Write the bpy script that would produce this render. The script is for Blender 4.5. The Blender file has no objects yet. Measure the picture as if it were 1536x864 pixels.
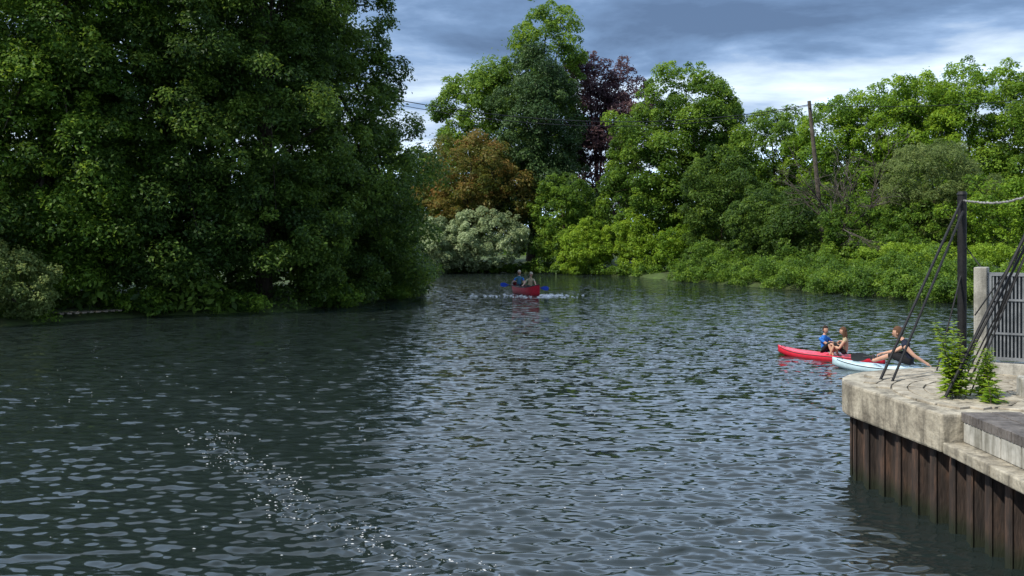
import bpy, bmesh, math, random
import numpy as np
from mathutils import Vector, Matrix

rng = np.random.default_rng(7)
random.seed(7)
scene = bpy.context.scene
COL = scene.collection

# ------------------------------------------------------------------ helpers
def link(o, parent=None):
    COL.objects.link(o)
    if parent is not None:
        o.parent = parent
    return o

def empty(name, loc=(0, 0, 0), rotz=0.0):
    e = bpy.data.objects.new(name, None)
    e.location = loc
    e.rotation_euler = (0, 0, rotz)
    COL.objects.link(e)
    return e

class MB:
    def __init__(s):
        s.v = []; s.f = []; s.m = []
    def add(s, vs, fs, mat=0):
        o = len(s.v)
        s.v.extend([tuple(p) for p in vs])
        for f in fs:
            s.f.append([i + o for i in f]); s.m.append(mat)
    def box(s, c, size, mat=0, rz=0.0, jit=0.0):
        hx, hy, hz = size[0] / 2, size[1] / 2, size[2] / 2
        vs = []
        for dx, dy, dz in [(-1,-1,-1),(1,-1,-1),(1,1,-1),(-1,1,-1),(-1,-1,1),(1,-1,1),(1,1,1),(-1,1,1)]:
            x = dx*hx + random.uniform(-jit, jit); y = dy*hy + random.uniform(-jit, jit); z = dz*hz + random.uniform(-jit, jit)
            vs.append((c[0] + x*math.cos(rz) - y*math.sin(rz), c[1] + x*math.sin(rz) + y*math.cos(rz), c[2] + z))
        s.add(vs, [(0,3,2,1),(4,5,6,7),(0,1,5,4),(1,2,6,5),(2,3,7,6),(3,0,4,7)], mat)
    def tube(s, path, radii, seg=8, mat=0):
        pts = [Vector(p) for p in path]
        if not hasattr(radii, '__len__'):
            radii = [radii]*len(pts)
        vs = []; fs = []
        up = Vector((0.13, 0.21, 0.97))
        for i, p in enumerate(pts):
            d = (pts[min(i+1, len(pts)-1)] - pts[max(i-1, 0)])
            d.normalize()
            a = d.cross(up)
            if a.length < 1e-3: a = d.cross(Vector((1, 0, 0)))
            a.normalize(); b = d.cross(a)
            for k in range(seg):
                t = 2*math.pi*k/seg
                vs.append(p + (a*math.cos(t) + b*math.sin(t))*radii[i])
        for i in range(len(pts)-1):
            for k in range(seg):
                k2 = (k+1) % seg
                fs.append((i*seg+k, i*seg+k2, (i+1)*seg+k2, (i+1)*seg+k))
        fs.append(tuple(range(seg))); fs.append(tuple(range((len(pts)-1)*seg, len(pts)*seg))[::-1])
        s.add(vs, fs, mat)
    def prism(s, poly, z0, z1, mat=0):
        n = len(poly)
        vs = [(p[0], p[1], z0) for p in poly] + [(p[0], p[1], z1) for p in poly]
        fs = [tuple(range(n))[::-1], tuple(range(n, 2*n))] + [(i, (i+1) % n, n+(i+1) % n, n+i) for i in range(n)]
        s.add(vs, fs, mat)
    def obj(s, name, mats, parent=None, smooth=False, bevel=0.0):
        me = bpy.data.meshes.new(name)
        me.from_pydata(s.v, [], s.f)
        for m in mats: me.materials.append(m)
        me.polygons.foreach_set('material_index', s.m)
        if smooth: me.polygons.foreach_set('use_smooth', [True]*len(s.f))
        me.update()
        o = bpy.data.objects.new(name, me)
        if bevel > 0:
            b = o.modifiers.new('bevel', 'BEVEL'); b.width = bevel; b.segments = 2; b.limit_method = 'ANGLE'
        return link(o, parent)

# ------------------------------------------------------------------ materials
def lin(c): return (c[0], c[1], c[2], 1.0)

def mat_noise(name, c1, c2, scale=4.0, rough=0.8, bump=0.0, stretch=(1, 1, 1), c3=None, metallic=0.0, detail=8, spec=0.3, wet=None, stain=None):
    m = bpy.data.materials.new(name); m.use_nodes = True
    nt = m.node_tree; N = nt.nodes; L = nt.links
    bs = N['Principled BSDF']
    tc = N.new('ShaderNodeNewGeometry')
    mp = N.new('ShaderNodeMapping'); mp.inputs['Scale'].default_value = stretch
    L.new(tc.outputs['Position'], mp.inputs['Vector'])
    nz = N.new('ShaderNodeTexNoise'); nz.inputs['Scale'].default_value = scale; nz.inputs['Detail'].default_value = detail
    nz.inputs['Roughness'].default_value = 0.65
    L.new(mp.outputs['Vector'], nz.inputs['Vector'])
    r = N.new('ShaderNodeValToRGB')
    r.color_ramp.elements[0].position = 0.32; r.color_ramp.elements[0].color = lin(c1)
    r.color_ramp.elements[1].position = 0.68; r.color_ramp.elements[1].color = lin(c2)
    if c3:
        e = r.color_ramp.elements.new(0.5); e.color = lin(c3)
    L.new(nz.outputs['Fac'], r.inputs['Fac'])
    col = r.outputs['Color']
    if stain:
        mp3 = N.new('ShaderNodeMapping'); mp3.inputs['Scale'].default_value = (4, 4, 0.7); L.new(tc.outputs['Position'], mp3.inputs['Vector'])
        n3 = N.new('ShaderNodeTexNoise'); n3.inputs['Scale'].default_value = 1.6; n3.inputs['Detail'].default_value = 9; n3.inputs['Roughness'].default_value = 0.7
        L.new(mp3.outputs[0], n3.inputs['Vector'])
        mr3 = N.new('ShaderNodeMapRange'); mr3.inputs['From Min'].default_value = 0.46; mr3.inputs['From Max'].default_value = 0.64; mr3.inputs['To Max'].default_value = 0.85
        L.new(n3.outputs['Fac'], mr3.inputs['Value'])
        m3 = N.new('ShaderNodeMix'); m3.data_type = 'RGBA'; L.new(mr3.outputs[0], m3.inputs['Factor']); L.new(col, m3.inputs['A']); m3.inputs['B'].default_value = lin(stain)
        col = m3.outputs['Result']
    if wet:
        sp = N.new('ShaderNodeSeparateXYZ'); L.new(tc.outputs['Position'], sp.inputs[0])
        ad = N.new('ShaderNodeMath'); ad.operation = 'MULTIPLY_ADD'; ad.inputs[1].default_value = -0.35; L.new(nz.outputs['Fac'], ad.inputs[0]); L.new(sp.outputs['Z'], ad.inputs[2])
        mr = N.new('ShaderNodeMapRange'); mr.inputs['From Min'].default_value = -0.1; mr.inputs['From Max'].default_value = 0.12
        mr.inputs['To Min'].default_value = 1; mr.inputs['To Max'].default_value = 0
        L.new(ad.outputs[0], mr.inputs['Value'])
        mm = N.new('ShaderNodeMix'); mm.data_type = 'RGBA'; L.new(mr.outputs[0], mm.inputs['Factor']); L.new(col, mm.inputs['A']); mm.inputs['B'].default_value = lin(wet)
        col = mm.outputs['Result']
    L.new(col, bs.inputs['Base Color'])
    bs.inputs['Roughness'].default_value = rough
    bs.inputs['Metallic'].default_value = metallic
    bs.inputs['Specular IOR Level'].default_value = spec
    if bump > 0:
        n2 = N.new('ShaderNodeTexNoise'); n2.inputs['Scale'].default_value = scale*6; n2.inputs['Detail'].default_value = 6
        L.new(mp.outputs['Vector'], n2.inputs['Vector'])
        b = N.new('ShaderNodeBump'); b.inputs['Strength'].default_value = bump; b.inputs['Distance'].default_value = 0.02
        L.new(n2.outputs['Fac'], b.inputs['Height']); L.new(b.outputs['Normal'], bs.inputs['Normal'])
    return m

def mat_leaf(name, dark, mid, light, trans=0.38):
    m = bpy.data.materials.new(name); m.use_nodes = True
    nt = m.node_tree; N = nt.nodes; L = nt.links
    bs = N['Principled BSDF']; out = N['Material Output']
    at = N.new('ShaderNodeAttribute'); at.attribute_name = 'tint'
    r = N.new('ShaderNodeValToRGB')
    r.color_ramp.elements[0].position = 0.1; r.color_ramp.elements[0].color = lin(dark)
    r.color_ramp.elements[1].position = 0.9; r.color_ramp.elements[1].color = lin(light)
    e = r.color_ramp.elements.new(0.5); e.color = lin(mid)
    L.new(at.outputs['Fac'], r.inputs['Fac'])
    L.new(r.outputs['Color'], bs.inputs['Base Color'])
    bs.inputs['Roughness'].default_value = 0.5
    bs.inputs['Specular IOR Level'].default_value = 0.22
    tr = N.new('ShaderNodeBsdfTranslucent')
    hs = N.new('ShaderNodeHueSaturation'); hs.inputs['Value'].default_value = 1.85; hs.inputs['Hue'].default_value = 0.48
    L.new(r.outputs['Color'], hs.inputs['Color']); L.new(hs.outputs['Color'], tr.inputs['Color'])
    mx = N.new('ShaderNodeMixShader'); mx.inputs['Fac'].default_value = trans
    L.new(bs.outputs['BSDF'], mx.inputs[1]); L.new(tr.outputs['BSDF'], mx.inputs[2])
    L.new(mx.outputs['Shader'], out.inputs['Surface'])
    return m

M_bark = mat_noise('bark', (0.03, 0.022, 0.015), (0.10, 0.08, 0.06), 6, 0.9, 0.5, (1, 1, 0.3))
LG = {
 'dark':   mat_leaf('leaf_dark',   (0.023, 0.052, 0.013), (0.053, 0.106, 0.018), (0.132, 0.216, 0.030)),
 'mid':    mat_leaf('leaf_mid',    (0.033, 0.076, 0.012), (0.084, 0.165, 0.019), (0.185, 0.295, 0.032)),
 'bright': mat_leaf('leaf_bright', (0.045, 0.102, 0.010), (0.116, 0.220, 0.018), (0.230, 0.350, 0.030)),
 'yellow': mat_leaf('leaf_yellow', (0.078, 0.148, 0.012), (0.168, 0.280, 0.023), (0.265, 0.385, 0.038)),
 'silver': mat_leaf('leaf_silver', (0.110, 0.155, 0.075), (0.240, 0.305, 0.150), (0.390, 0.460, 0.270)),
 'grey':   mat_leaf('leaf_grey',   (0.058, 0.095, 0.026), (0.130, 0.185, 0.052), (0.230, 0.290, 0.100)),
 'pine':   mat_leaf('leaf_pine',   (0.018, 0.042, 0.015), (0.038, 0.080, 0.024), (0.082, 0.142, 0.038), 0.2),
 'copper': mat_leaf('leaf_copper', (0.042, 0.026, 0.034), (0.084, 0.046, 0.054), (0.155, 0.092, 0.088)),
 'orange': mat_leaf('leaf_orange', (0.055, 0.078, 0.013), (0.120, 0.130, 0.024), (0.270, 0.170, 0.048)),
}

# ------------------------------------------------------------------ foliage
def unit(v):
    return v/np.maximum(np.linalg.norm(v, axis=1, keepdims=True), 1e-6)

def leaves(ells, n, size, clump, flat=0.7, aspect=0.5, zmin=0.25, up=0.45, spread=1.0, back=0.6):
    """ells: (cx,cy,cz,rx,ry,rz). returns quad verts (4n,3) and per-quad tint."""
    E = np.array(ells, float)
    area = ((E[:,3]*E[:,4])**1.6/3 + (E[:,3]*E[:,5])**1.6/3 + (E[:,4]*E[:,5])**1.6/3)**(1/1.6)*4*math.pi
    C = []; R = []; T = []; D = []
    for i, e in enumerate(E):
        k = max(8, int(1.8*area[i]/(clump*clump*math.pi)*1.2))
        d = unit(rng.normal(size=(k, 3)))
        rad = np.where(rng.random(k) < 0.25, rng.uniform(0.3, 0.8, k), rng.uniform(0.78, 1.10, k))
        lump = 1 + 0.10*np.sin(d[:,0]*5 + i*2.1)*np.sin(d[:,2]*6 + i) + 0.07*np.sin(d[:,1]*9 + d[:,2]*7 + i*3)
        p = e[:3] + d*e[3:6]*(rad*lump)[:, None]
        keep = p[:,2] > zmin
        keep &= ~((d[:,1] > 0.45) & (rng.random(k) < back))
        for j, e2 in enumerate(E):
            if j != i:
                q = np.linalg.norm((p - e2[:3])/e2[3:6], axis=1)
                keep &= ~((q < 0.62) & (rng.random(k) < 0.8))
        p = p[keep]; d = d[keep]; k = len(p)
        s = clump*np.exp(rng.normal(-0.2, 0.38, k))
        C.append(p); R.append(s); D.append(d)
        T.append(np.clip(rng.normal(0.45, 0.22, k), 0, 1))
    C = np.concatenate(C); R = np.concatenate(R); T = np.concatenate(T); D = np.concatenate(D)
    w = R**2; w /= w.sum()
    idx = rng.choice(len(C), size=n, p=w)
    d = unit(rng.normal(size=(n, 3)) + D[idx]*0.45 + np.array([0, 0, 0.25]))
    rr = rng.uniform(0.25, 1.0, n)**0.6*spread
    stray = rng.random(n) < 0.07
    rr[stray] *= rng.uniform(1.1, 1.5, stray.sum())
    off = d*rr[:, None]*R[idx][:, None]
    off[:,2] *= flat
    off[:,2] -= 0.25*(off[:,0]**2 + off[:,1]**2)/R[idx]
    P = C[idx] + off
    m = P[:,2] > 0.06
    P = P[m]; d = d[m]; idx = idx[m]; n = len(P)
    nrm = unit(d*0.55 + np.array([0, 0, up]) + rng.normal(size=(n, 3))*0.42)
    t = unit(np.cross(nrm, rng.normal(size=(n, 3))))
    b = np.cross(nrm, t)
    L = size*rng.uniform(0.6, 1.35, n)[:, None]*0.5
    W = L*aspect
    V = np.empty((n, 4, 3), np.float32)
    bend = nrm*L*0.25
    V[:,0] = P - t*L - bend; V[:,1] = P + b*W; V[:,2] = P + t*L - bend; V[:,3] = P - b*W
    tint = np.clip(T[idx]*0.7 + rng.random(n)*0.42, 0, 1).astype(np.float32)
    return V.reshape(-1, 3), tint

def quad_object(name, V, tint, leafmat, mb=None, parent=None):
    nq = len(tint)
    nv0 = 0
    wv = np.zeros((0, 3), np.float32); wf = []
    if mb is not None and len(mb.v):
        wv = np.array(mb.v, np.float32); wf = mb.f
    nv0 = len(wv)
    me = bpy.data.meshes.new(name)
    allv = np.concatenate([wv, V]) if nv0 else V
    me.vertices.add(len(allv)); me.vertices.foreach_set('co', allv.astype(np.float32).ravel())
    ls = []; li = []
    c = 0
    for f in wf:
        ls.append(c); li.extend(f); c += len(f)
    ls = np.array(ls, np.int32); li = np.array(li, np.int32)
    qs = np.arange(nq, dtype=np.int32)*4
    loops = np.concatenate([li, np.arange(nq*4, dtype=np.int32) + nv0])
    starts = np.concatenate([ls, qs + c])
    me.loops.add(len(loops)); me.loops.foreach_set('vertex_index', loops)
    me.polygons.add(len(starts)); me.polygons.foreach_set('loop_start', starts)
    me.materials.append(leafmat); me.materials.append(M_bark)
    mi = np.zeros(len(starts), np.int32); mi[:len(wf)] = 1
    me.polygons.foreach_set('material_index', mi)
    a = me.attributes.new('tint', 'FLOAT', 'FACE')
    a.data.foreach_set('value', np.concatenate([np.zeros(len(wf), np.float32), tint]))
    me.update(calc_edges=True)
    o = bpy.data.objects.new(name, me)
    return link(o, parent)

def tree(name, base, ells, n, size, clump, kind, trunk_r=0.35, **kw):
    mb = MB()
    if trunk_r > 0:
        top = max(ells, key=lambda e: e[2])
        b = Vector(base); t = Vector((top[0], top[1], top[2] + top[5]*0.4))
        path = []; rad = []
        for i in range(9):
            f = i/8
            p = b.lerp(t, f) + Vector((math.sin(f*5)*0.2, math.cos(f*4)*0.2, 0))*f
            path.append(p); rad.append(trunk_r*(1.25 if i == 0 else 1)*(1 - f*0.85))
        mb.tube(path, rad, 9)
        for e in ells:
            for q in range(4):
                f = random.uniform(0.2, 0.7)
                s = b.lerp(t, f)
                d = Vector((random.gauss(0, 1), random.gauss(0, 1), random.uniform(-0.1, 0.9))).normalized()
                en = Vector((e[0] + d.x*e[3]*0.85, e[1] + d.y*e[4]*0.85, max(0.8, e[2] + d.z*e[5]*0.85)))
                mid = s.lerp(en, 0.5) + Vector((0, 0, 0.12*(en - s).length))
                r0 = trunk_r*0.42*(1 - f*0.6)
                mb.tube([s, s.lerp(mid, 0.6), mid, mid.lerp(en, 0.6), en], [r0, r0*0.8, r0*0.6, r0*0.35, r0*0.12], 6)
    V, tint = leaves(ells, n, size, clump, **kw)
    return quad_object(name, V, tint, LG[kind], mb)

# ---- left bank trees, hanging over the water
tree('lime_tree', (-9.8, 53.5, 0.4), [(-10.2,53,22.5,3.3,3.2,4),(-9.8,52,15.8,3.4,3.4,5.4),(-8.9,52,9.8,3.2,3.2,4.2),(-8.2,51.5,5.6,3.5,3.3,3.8),
      (-8.6,49.5,2.8,2.6,2.4,2.6),(-6.7,53.5,2.6,2.0,2.2,2.4),(-6.0,56.5,1.7,1.2,1.6,1.5)], 160000, 0.20, 0.72, 'dark', back=0.4)
tree('lime_tree', (-12, 48.5, 0.4), [(-12.3,48,23,4,3.6,4.8),(-12,47,15,4.2,3.8,5.6),(-11.8,46.4,8.4,4.2,3.6,4.6),(-11.5,45.9,3.4,4.0,2.4,3.2)], 145000, 0.19, 0.72, 'dark')
tree('lime_tree', (-16.2, 46, 0.5), [(-16,46,22.5,4.2,3.8,5),(-16,44.6,14.5,4.5,3.6,5.6),(-16.2,43.9,8,4.3,3.4,4.6),(-15.4,43.7,3.2,3.6,2.2,3.0)], 145000, 0.19, 0.72, 'dark')
tree('sycamore_tree', (-20.6, 44, 0.5), [(-20.5,44,20.5,4.4,3.8,5),(-20.4,42.6,12.8,4.6,3.6,5.4),(-20.2,42,7,4.2,3.2,4.4),(-18.6,42.2,3.4,3.0,2.0,2.8)], 135000, 0.19, 0.75, 'mid')
tree('sycamore_tree', (-25, 41.5, 0.5), [(-25,42,18.5,4.4,4,5.5),(-24.6,40.4,9.8,4.2,3.4,5),(-23.3,39.4,4,3.4,2.6,3.6)], 70000, 0.2, 0.8, 'dark')
tree('elder_bush', (-18.8, 38.9, 0.3), [(-18.9,38.6,1.5,1.35,1.1,1.3),(-20.4,37.6,1.8,1.4,1.2,1.6)], 14000, 0.14, 0.34, 'grey', trunk_r=0.05, back=0)
V, t = leaves([(-25,47,3.5,5,1.6,4.5),(-19,48.5,3.5,4,1.6,4.2),(-14,50.5,3.5,4,1.6,4.2),(-10.5,54,3.0,3,1.6,3.6),(-9.3,59,3,2.5,2.4,3.2),(-17,41.9,0.9,1.6,0.7,0.9),(-14.4,43.6,0.8,1.8,0.7,0.9),
               (-25,49,12,5,2,8),(-19,51,12,4.5,2,8),(-14.5,53,12,4,2,8)], 80000, 0.38, 0.95, back=0)
quad_object('bank_undergrowth', V, t, LG['dark'])
# ---- far bank trees
tree('poplar_tree', (1.8, 103, 0.5), [(3.6,102,21.4,3.2,3.4,5.6),(1.0,102,17.5,3.4,3,4.4),(-2.9,102,14.4,4.5,4,6.0),(1.6,103,13.0,5.6,4,7.5),(-4.5,102,8.5,3.8,3.5,5.5)], 90000, 0.32, 0.85, 'mid')
tree('cedar_tree', (2.2, 95, 0.5), [(2.6,95,18.2,2.2,2.4,2.8),(2.3,95,13.6,4.0,3.8,4.8),(2.0,94.5,7.6,5.0,4,4.9)], 62000, 0.26, 0.75, 'pine')
tree('copper_beech_tree', (9.4, 105, 0.5), [(8.2,105,18.0,2.8,2.7,4.8),(11.4,105,15.6,3.2,3,5.2),(9.2,104,9.3,4.4,3.8,5)], 44000, 0.32, 0.8, 'copper')
tree('chestnut_tree', (15, 88, 0.5), [(15.5,88,14.5,3.9,3.6,3.8),(13.6,87.5,10,5,4,4.7),(17.5,88,11.6,2.9,3,4.1),(11.2,87,6.2,3.2,3,4),(16,87,5.6,4,3.2,4.0)], 92000, 0.27, 0.8, 'mid')
tree('maple_tree', (-3.8, 92, 0.5), [(-3.6,92,9.0,4.0,3.4,3.3),(-4.6,91.5,6.4,4,3,3.2),(-0.6,92,6.5,2.8,2.6,3)], 38000, 0.24, 0.65, 'orange', trunk_r=0.22)
tree('hazel_tree', (-9.5, 95, 0.5), [(-9.5,96,8,3.2,3,4),(-12,96,7,3.4,3,4.5),(-8,97,6,3,3,4)], 24000, 0.3, 0.75, 'mid', trunk_r=0.2)
tree('willow_bush', (-4.6, 87.5, 0.4), [(-6.9,87.3,2.4,2.7,2.2,2.2),(-2.8,88,2.9,3.7,2.6,2.6),(-9.8,88,2.2,2.2,2,2)], 46000, 0.24, 0.5, 'silver', trunk_r=0.1)
tree('alder_tree', (4.6, 89.5, 0.4), [(4.6,89.5,5.2,2.7,2.4,3.6),(4.9,89,2.8,2.7,2.2,2.4),(7.6,90,3.6,2.4,2.0,2.6)], 36000, 0.22, 0.55, 'mid', trunk_r=0.14)
tree('hawthorn_bush', (6.5, 84.6, 0.3), [(6.5,85.4,2.5,1.9,1.7,2.1),(6.0,85.2,1.4,1.9,1.5,1.3)], 15000, 0.19, 0.4, 'yellow', trunk_r=0.07)
tree('hawthorn_bush', (10.6, 83.6, 0.3), [(10.4,84,3.0,1.5,1.5,2.1),(11.0,83.4,1.5,1.9,1.5,1.3)], 15000, 0.19, 0.4, 'yellow', trunk_r=0.07)
tree('hawthorn_bush', (13.4, 82, 0.3), [(13.2,82,2.0,1.7,1.5,1.6),(15.5,83,2.6,1.9,1.6,1.8)], 13000, 0.19, 0.4, 'bright', trunk_r=0.06)
tree('yew_tree', (16.8, 80, 0.4), [(16.7,80,6.4,3.0,2.8,3.6),(17.4,79.5,3.4,3.3,2.6,2.8)], 36000, 0.21, 0.52, 'dark', trunk_r=0.2)
# ---- right bank trees
tree('ash_tree', (22.3, 84, 0.5), [(22,84,9.8,3.8,3,4.0),(21.5,83,5,4,3,4)], 52000, 0.24, 0.7, 'mid', trunk_r=0.25)
tree('ash_tree', (27.5, 80, 0.5), [(26.2,80,9.9,3.8,3.2,3.9),(29.3,79.5,10.9,3.5,3.2,3.9),(27.5,78.5,5.6,4.6,3.2,4)], 70000, 0.23, 0.7, 'bright', trunk_r=0.25)
tree('ash_tree', (32.6, 76, 0.5), [(31.4,76.5,11.6,3.6,3.2,3.9),(34.7,74,12.0,4.0,3.4,4.2),(33,74,6.4,4.8,3.2,4.2)], 76000, 0.22, 0.7, 'bright', trunk_r=0.28)
tree('ash_tree', (38.5, 72, 0.5), [(38.6,72,11.2,3.8,3.4,4.2),(38,71,6,4.4,3.2,4.2)], 38000, 0.23, 0.7, 'mid', trunk_r=0.25)
tree('willow_tree', (27.2, 64.5, 0.5), [(27.2,64.5,6.7,3.1,2.6,2.7),(28.6,64,4.6,2.8,2.4,2.6)], 42000, 0.22, 0.5, 'grey', trunk_r=0.2, aspect=0.28)
tree('elder_bush', (18.6, 72.5, 0.5), [(18.4,72.5,4.0,2.8,2.2,2.5),(20.9,69.5,4.2,2.9,2.2,2.6)], 32000, 0.2, 0.48, 'dark', trunk_r=0.12)
tree('elder_bush', (23.6, 65, 0.5), [(22.9,65,3.6,2.5,2,2.0),(25.2,63,3.3,2.4,2,2.0)], 26000, 0.18, 0.44, 'mid', trunk_r=0.1)
tree('elder_bush', (30.6, 60, 0.5), [(29.6,61,4.2,2.6,2.2,2.6),(33.2,60,4.6,3,2.4,3)], 28000, 0.18, 0.44, 'bright', trunk_r=0.1)
V, t = leaves([(x, 93 + 2*math.sin(x), 5.5, 4.5, 2.5, 5.5 + 0.9*math.sin(x*0.7)) for x in np.arange(19, 56, 5.0)], 46000, 0.42, 1.0, back=0.3)
quad_object('woodland', V, t, LG['dark'])
sh = []
for k, (x, y) in enumerate([(12.8,72.6),(14.0,70.2),(15.3,67.2),(16.8,64.3),(18.0,61.4),(19.0,58.6),(20.0,55.8),(21.0,53.0),(22.0,50.4),(24.0,48.6),(26.2,47.4),(28.6,46.2),(31,45)]):
    sh.append((x + 0.35, y, 0.7, 1.7, 1.3, 0.8 + 0.3*math.sin(k*2.2)))
    sh.append((x + 1.5, y + 1.2, 1.2, 1.4, 1.2, 1.1 + 0.45*math.sin(k*1.9 + 1)))
V, t = leaves(sh, 120000, 0.15, 0.42, zmin=0.1, back=0.4)
quad_object('riverside_shrubs', V, t, LG['mid'])
V, t = leaves([(22.6,59.8,1.8,2.4,0.9,1.05),(25.4,58.6,1.8,2.4,0.9,1.05),(28.2,57.4,1.8,2.4,0.9,1.05),(31,56.4,1.8,2.4,0.9,1.05)], 34000, 0.13, 0.3)
quad_object('clipped_hedge', V, t, LG['yellow'])
V, t = leaves([(x, 89.3 - (0 if x < 2 else (x-2)*0.95) - (0 if x > -4 else (x+4)*-0.25), 0.3, 1.5, 0.8, 0.5) for x in np.arange(-13, 13, 2.0)], 24000, 0.2, 0.28, zmin=0.05, back=0)
quad_object('bank_grass', V, t, LG['mid'])
V, t = leaves([(-19.5,39.3,0.3,1.2,0.8,0.3),(-15.9,42.2,0.5,1.5,0.6,0.6),(-12.5,43.9,0.4,2,0.6,0.5),(-8.4,47.3,0.5,1.2,1,0.6),(-6.4,53.2,0.4,0.9,1.2,0.5),(-6.1,58.2,0.4,0.9,1.8,0.6)], 14000, 0.16, 0.3, zmin=0.05, back=0)
quad_object('bank_grass', V, t, LG['mid'])
el = []
for i, x in enumerate(np.arange(-75, 95, 6.0)):
    h = 7.5 + 2.5*math.sin(i*1.7) + (1.5 if x < -10 else 0)
    el.append((x, 135 + 4*math.sin(i*2.3), h*0.62, 5, 4, h*0.75))
V, t = leaves(el, 90000, 0.55, 1.2)
quad_object('distant_trees', V, t, LG['mid'])

# ------------------------------------------------------------------ terrain
river = np.array([(-30,-12),(-24,15),(-21,30),(-19.2,37.5),(-15.9,42),(-10,44.5),(-6.3,53.6),(-5.6,58.3),(-7,68),(-16,80),(-40,90),(-80,95),
                  (-80,108),(-40,101),(-8,88.0),(2,90.5),(9,83.3),(13.2,70.5),(18.2,60.3),(22,50.5),(27,47.5),(34,40),(33,28),(20,22),(9,18.6),(8,14),(8,-12)], float)
def signed_dist(px, py, poly):
    d = np.full(px.shape, 1e9); inside = np.zeros(px.shape, bool)
    n = len(poly)
    for i in range(n):
        a = poly[i]; b = poly[(i+1) % n]
        ab = b - a
        t = np.clip(((px-a[0])*ab[0] + (py-a[1])*ab[1])/(ab@ab), 0, 1)
        d = np.minimum(d, np.hypot(px - a[0] - t*ab[0], py - a[1] - t*ab[1]))
        c = ((a[1] > py) != (b[1] > py))
        with np.errstate(divide='ignore', invalid='ignore'):
            xi = (b[0]-a[0])*(py-a[1])/(b[1]-a[1] + 1e-12) + a[0]
        inside ^= (c & (px < xi))
    return np.where(inside, -d, d)
xs = np.concatenate([[-2500,-1200,-600,-300,-180], np.arange(-110, 111, 0.9), [180,300,600,1200,2500]])
ys = np.concatenate([[-600,-200,-60], np.arange(-20, 150, 0.9), [170,200,260,400,700,1300,2600]])
GX, GY = np.meshgrid(xs, ys)
sd = signed_dist(GX, GY, river)
def sst(x): x = np.clip(x, 0, 1); return x*x*(3-2*x)
GZ = -1.3 + 1.3*sst((sd + 1.6)/1.6) + 0.33*sst(sd/0.9) + 0.35*sst(sd/14) + 0.05*np.sin(GX*1.3)*np.sin(GY*1.7)*sst(sd)
nr, nc = GX.shape
gv = np.stack([GX, GY, GZ], -1).reshape(-1, 3)
def grid_faces(nr, nc):
    a = np.arange(nr*nc).reshape(nr, nc)
    return np.stack([a[:-1,:-1], a[:-1,1:], a[1:,1:], a[1:,:-1]], -1).reshape(-1, 4)
def grid_object(name, v, nr, nc, mat, flip=False, attr=None):
    F = grid_faces(nr, nc).astype(np.int32)
    if flip: F = F[:, ::-1].copy()
    me = bpy.data.meshes.new(name)
    me.vertices.add(len(v)); me.vertices.foreach_set('co', v.astype(np.float32).ravel())
    me.loops.add(F.size); me.loops.foreach_set('vertex_index', F.ravel())
    me.polygons.add(len(F)); me.polygons.foreach_set('loop_start', np.arange(len(F), dtype=np.int32)*4)
    me.polygons.foreach_set('use_smooth', np.ones(len(F), bool))
    if attr is not None:
        a = me.attributes.new('chop', 'FLOAT', 'POINT'); a.data.foreach_set('value', attr.astype(np.float32).ravel())
    me.materials.append(mat); me.update(calc_edges=True)
    return link(bpy.data.objects.new(name, me))
M_ground = mat_noise('grass_ground', (0.03, 0.032, 0.014), (0.085, 0.14, 0.03), 0.6, 0.95, 0.4, c3=(0.05, 0.075, 0.02))
grid_object('ground', gv, nr, nc, M_ground)

# ------------------------------------------------------------------ water
rs = [2.5]
while rs[-1] < 330:
    r = rs[-1]
    dr = 0.06 if r < 8.5 else max(0.020, min(r*r/3500*0.42, 3.0))
    rs.append(r + dr)
rs = np.array(rs); drs = np.gradient(rs)
core = np.radians(np.arange(-32, 32.01, 0.075))
side = np.radians(np.concatenate([np.linspace(33, 100, 90)]))
th = np.concatenate([-side[::-1], core, side])
RR, TH = np.meshgrid(rs.astype(np.float32), th.astype(np.float32), indexing='ij')
WX = (RR*np.sin(TH)); WY = (RR*np.cos(TH))
Zw = np.zeros_like(WX); 
def gauss_path(X, Y, pts, w):
    d = np.full(X.shape, 1e9, np.float32)
    for a, b in zip(pts[:-1], pts[1:]):
        ax, ay = a; bx, by = b[0]-a[0], b[1]-a[1]
        t = np.clip(((X-ax)*bx + (Y-ay)*by)/(bx*bx + by*by), 0, 1)
        d = np.minimum(d, np.hypot(X-ax-t*bx, Y-ay-t*by))
    return np.exp(-(d/w)**2)
patch = 0.95 + 0.20*np.sin(WX*0.31 + 0.6*np.sin(WY*0.17) + 1.0)*np.sin(WY*0.23 + 0.8*np.sin(WX*0.21)) + 0.16*np.sin(WX*0.9 + WY*0.5)*np.sin(WY*0.8 - WX*0.3)
patch += 0.8*np.exp(-(((WX-3)/6)**2 + ((WY-38)/8)**2)) - 0.25*np.exp(-(((WX+12)/10)**2 + ((WY-40)/7)**2))
streak = gauss_path(WX, WY, [(-5.8,17.9),(-4.1,15.4),(-2.65,12.5),(-1.55,11.2),(-0.3,10.2),(1.5,9.6)], 0.25)
NW = 110
lam = np.exp(rng.uniform(math.log(0.09), math.log(0.66), NW))
lost = np.zeros(len(rs))
for i in range(NW):
    a = rng.normal(0.05, 0.32)
    k = 2*math.pi/lam[i]
    s = 0.030*(1.3 if 0.14 < lam[i] < 0.36 else 0.72)
    a1 = sst((lam[i]/drs - 2.2)/3.0)
    lost += (1 - a1**2)*s*s/2
    ph = rng.uniform(0, 6.28)
    idxr = np.nonzero(a1 > 0.001)[0]
    if len(idxr) == 0: continue
    lo, hi = idxr[0], idxr[-1] + 1
    Zw[lo:hi] += ((s/k)*a1[lo:hi, None]*np.sin(k*(WX[lo:hi]*math.sin(a) + WY[lo:hi]*math.cos(a)) + ph)).astype(np.float32)
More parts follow.
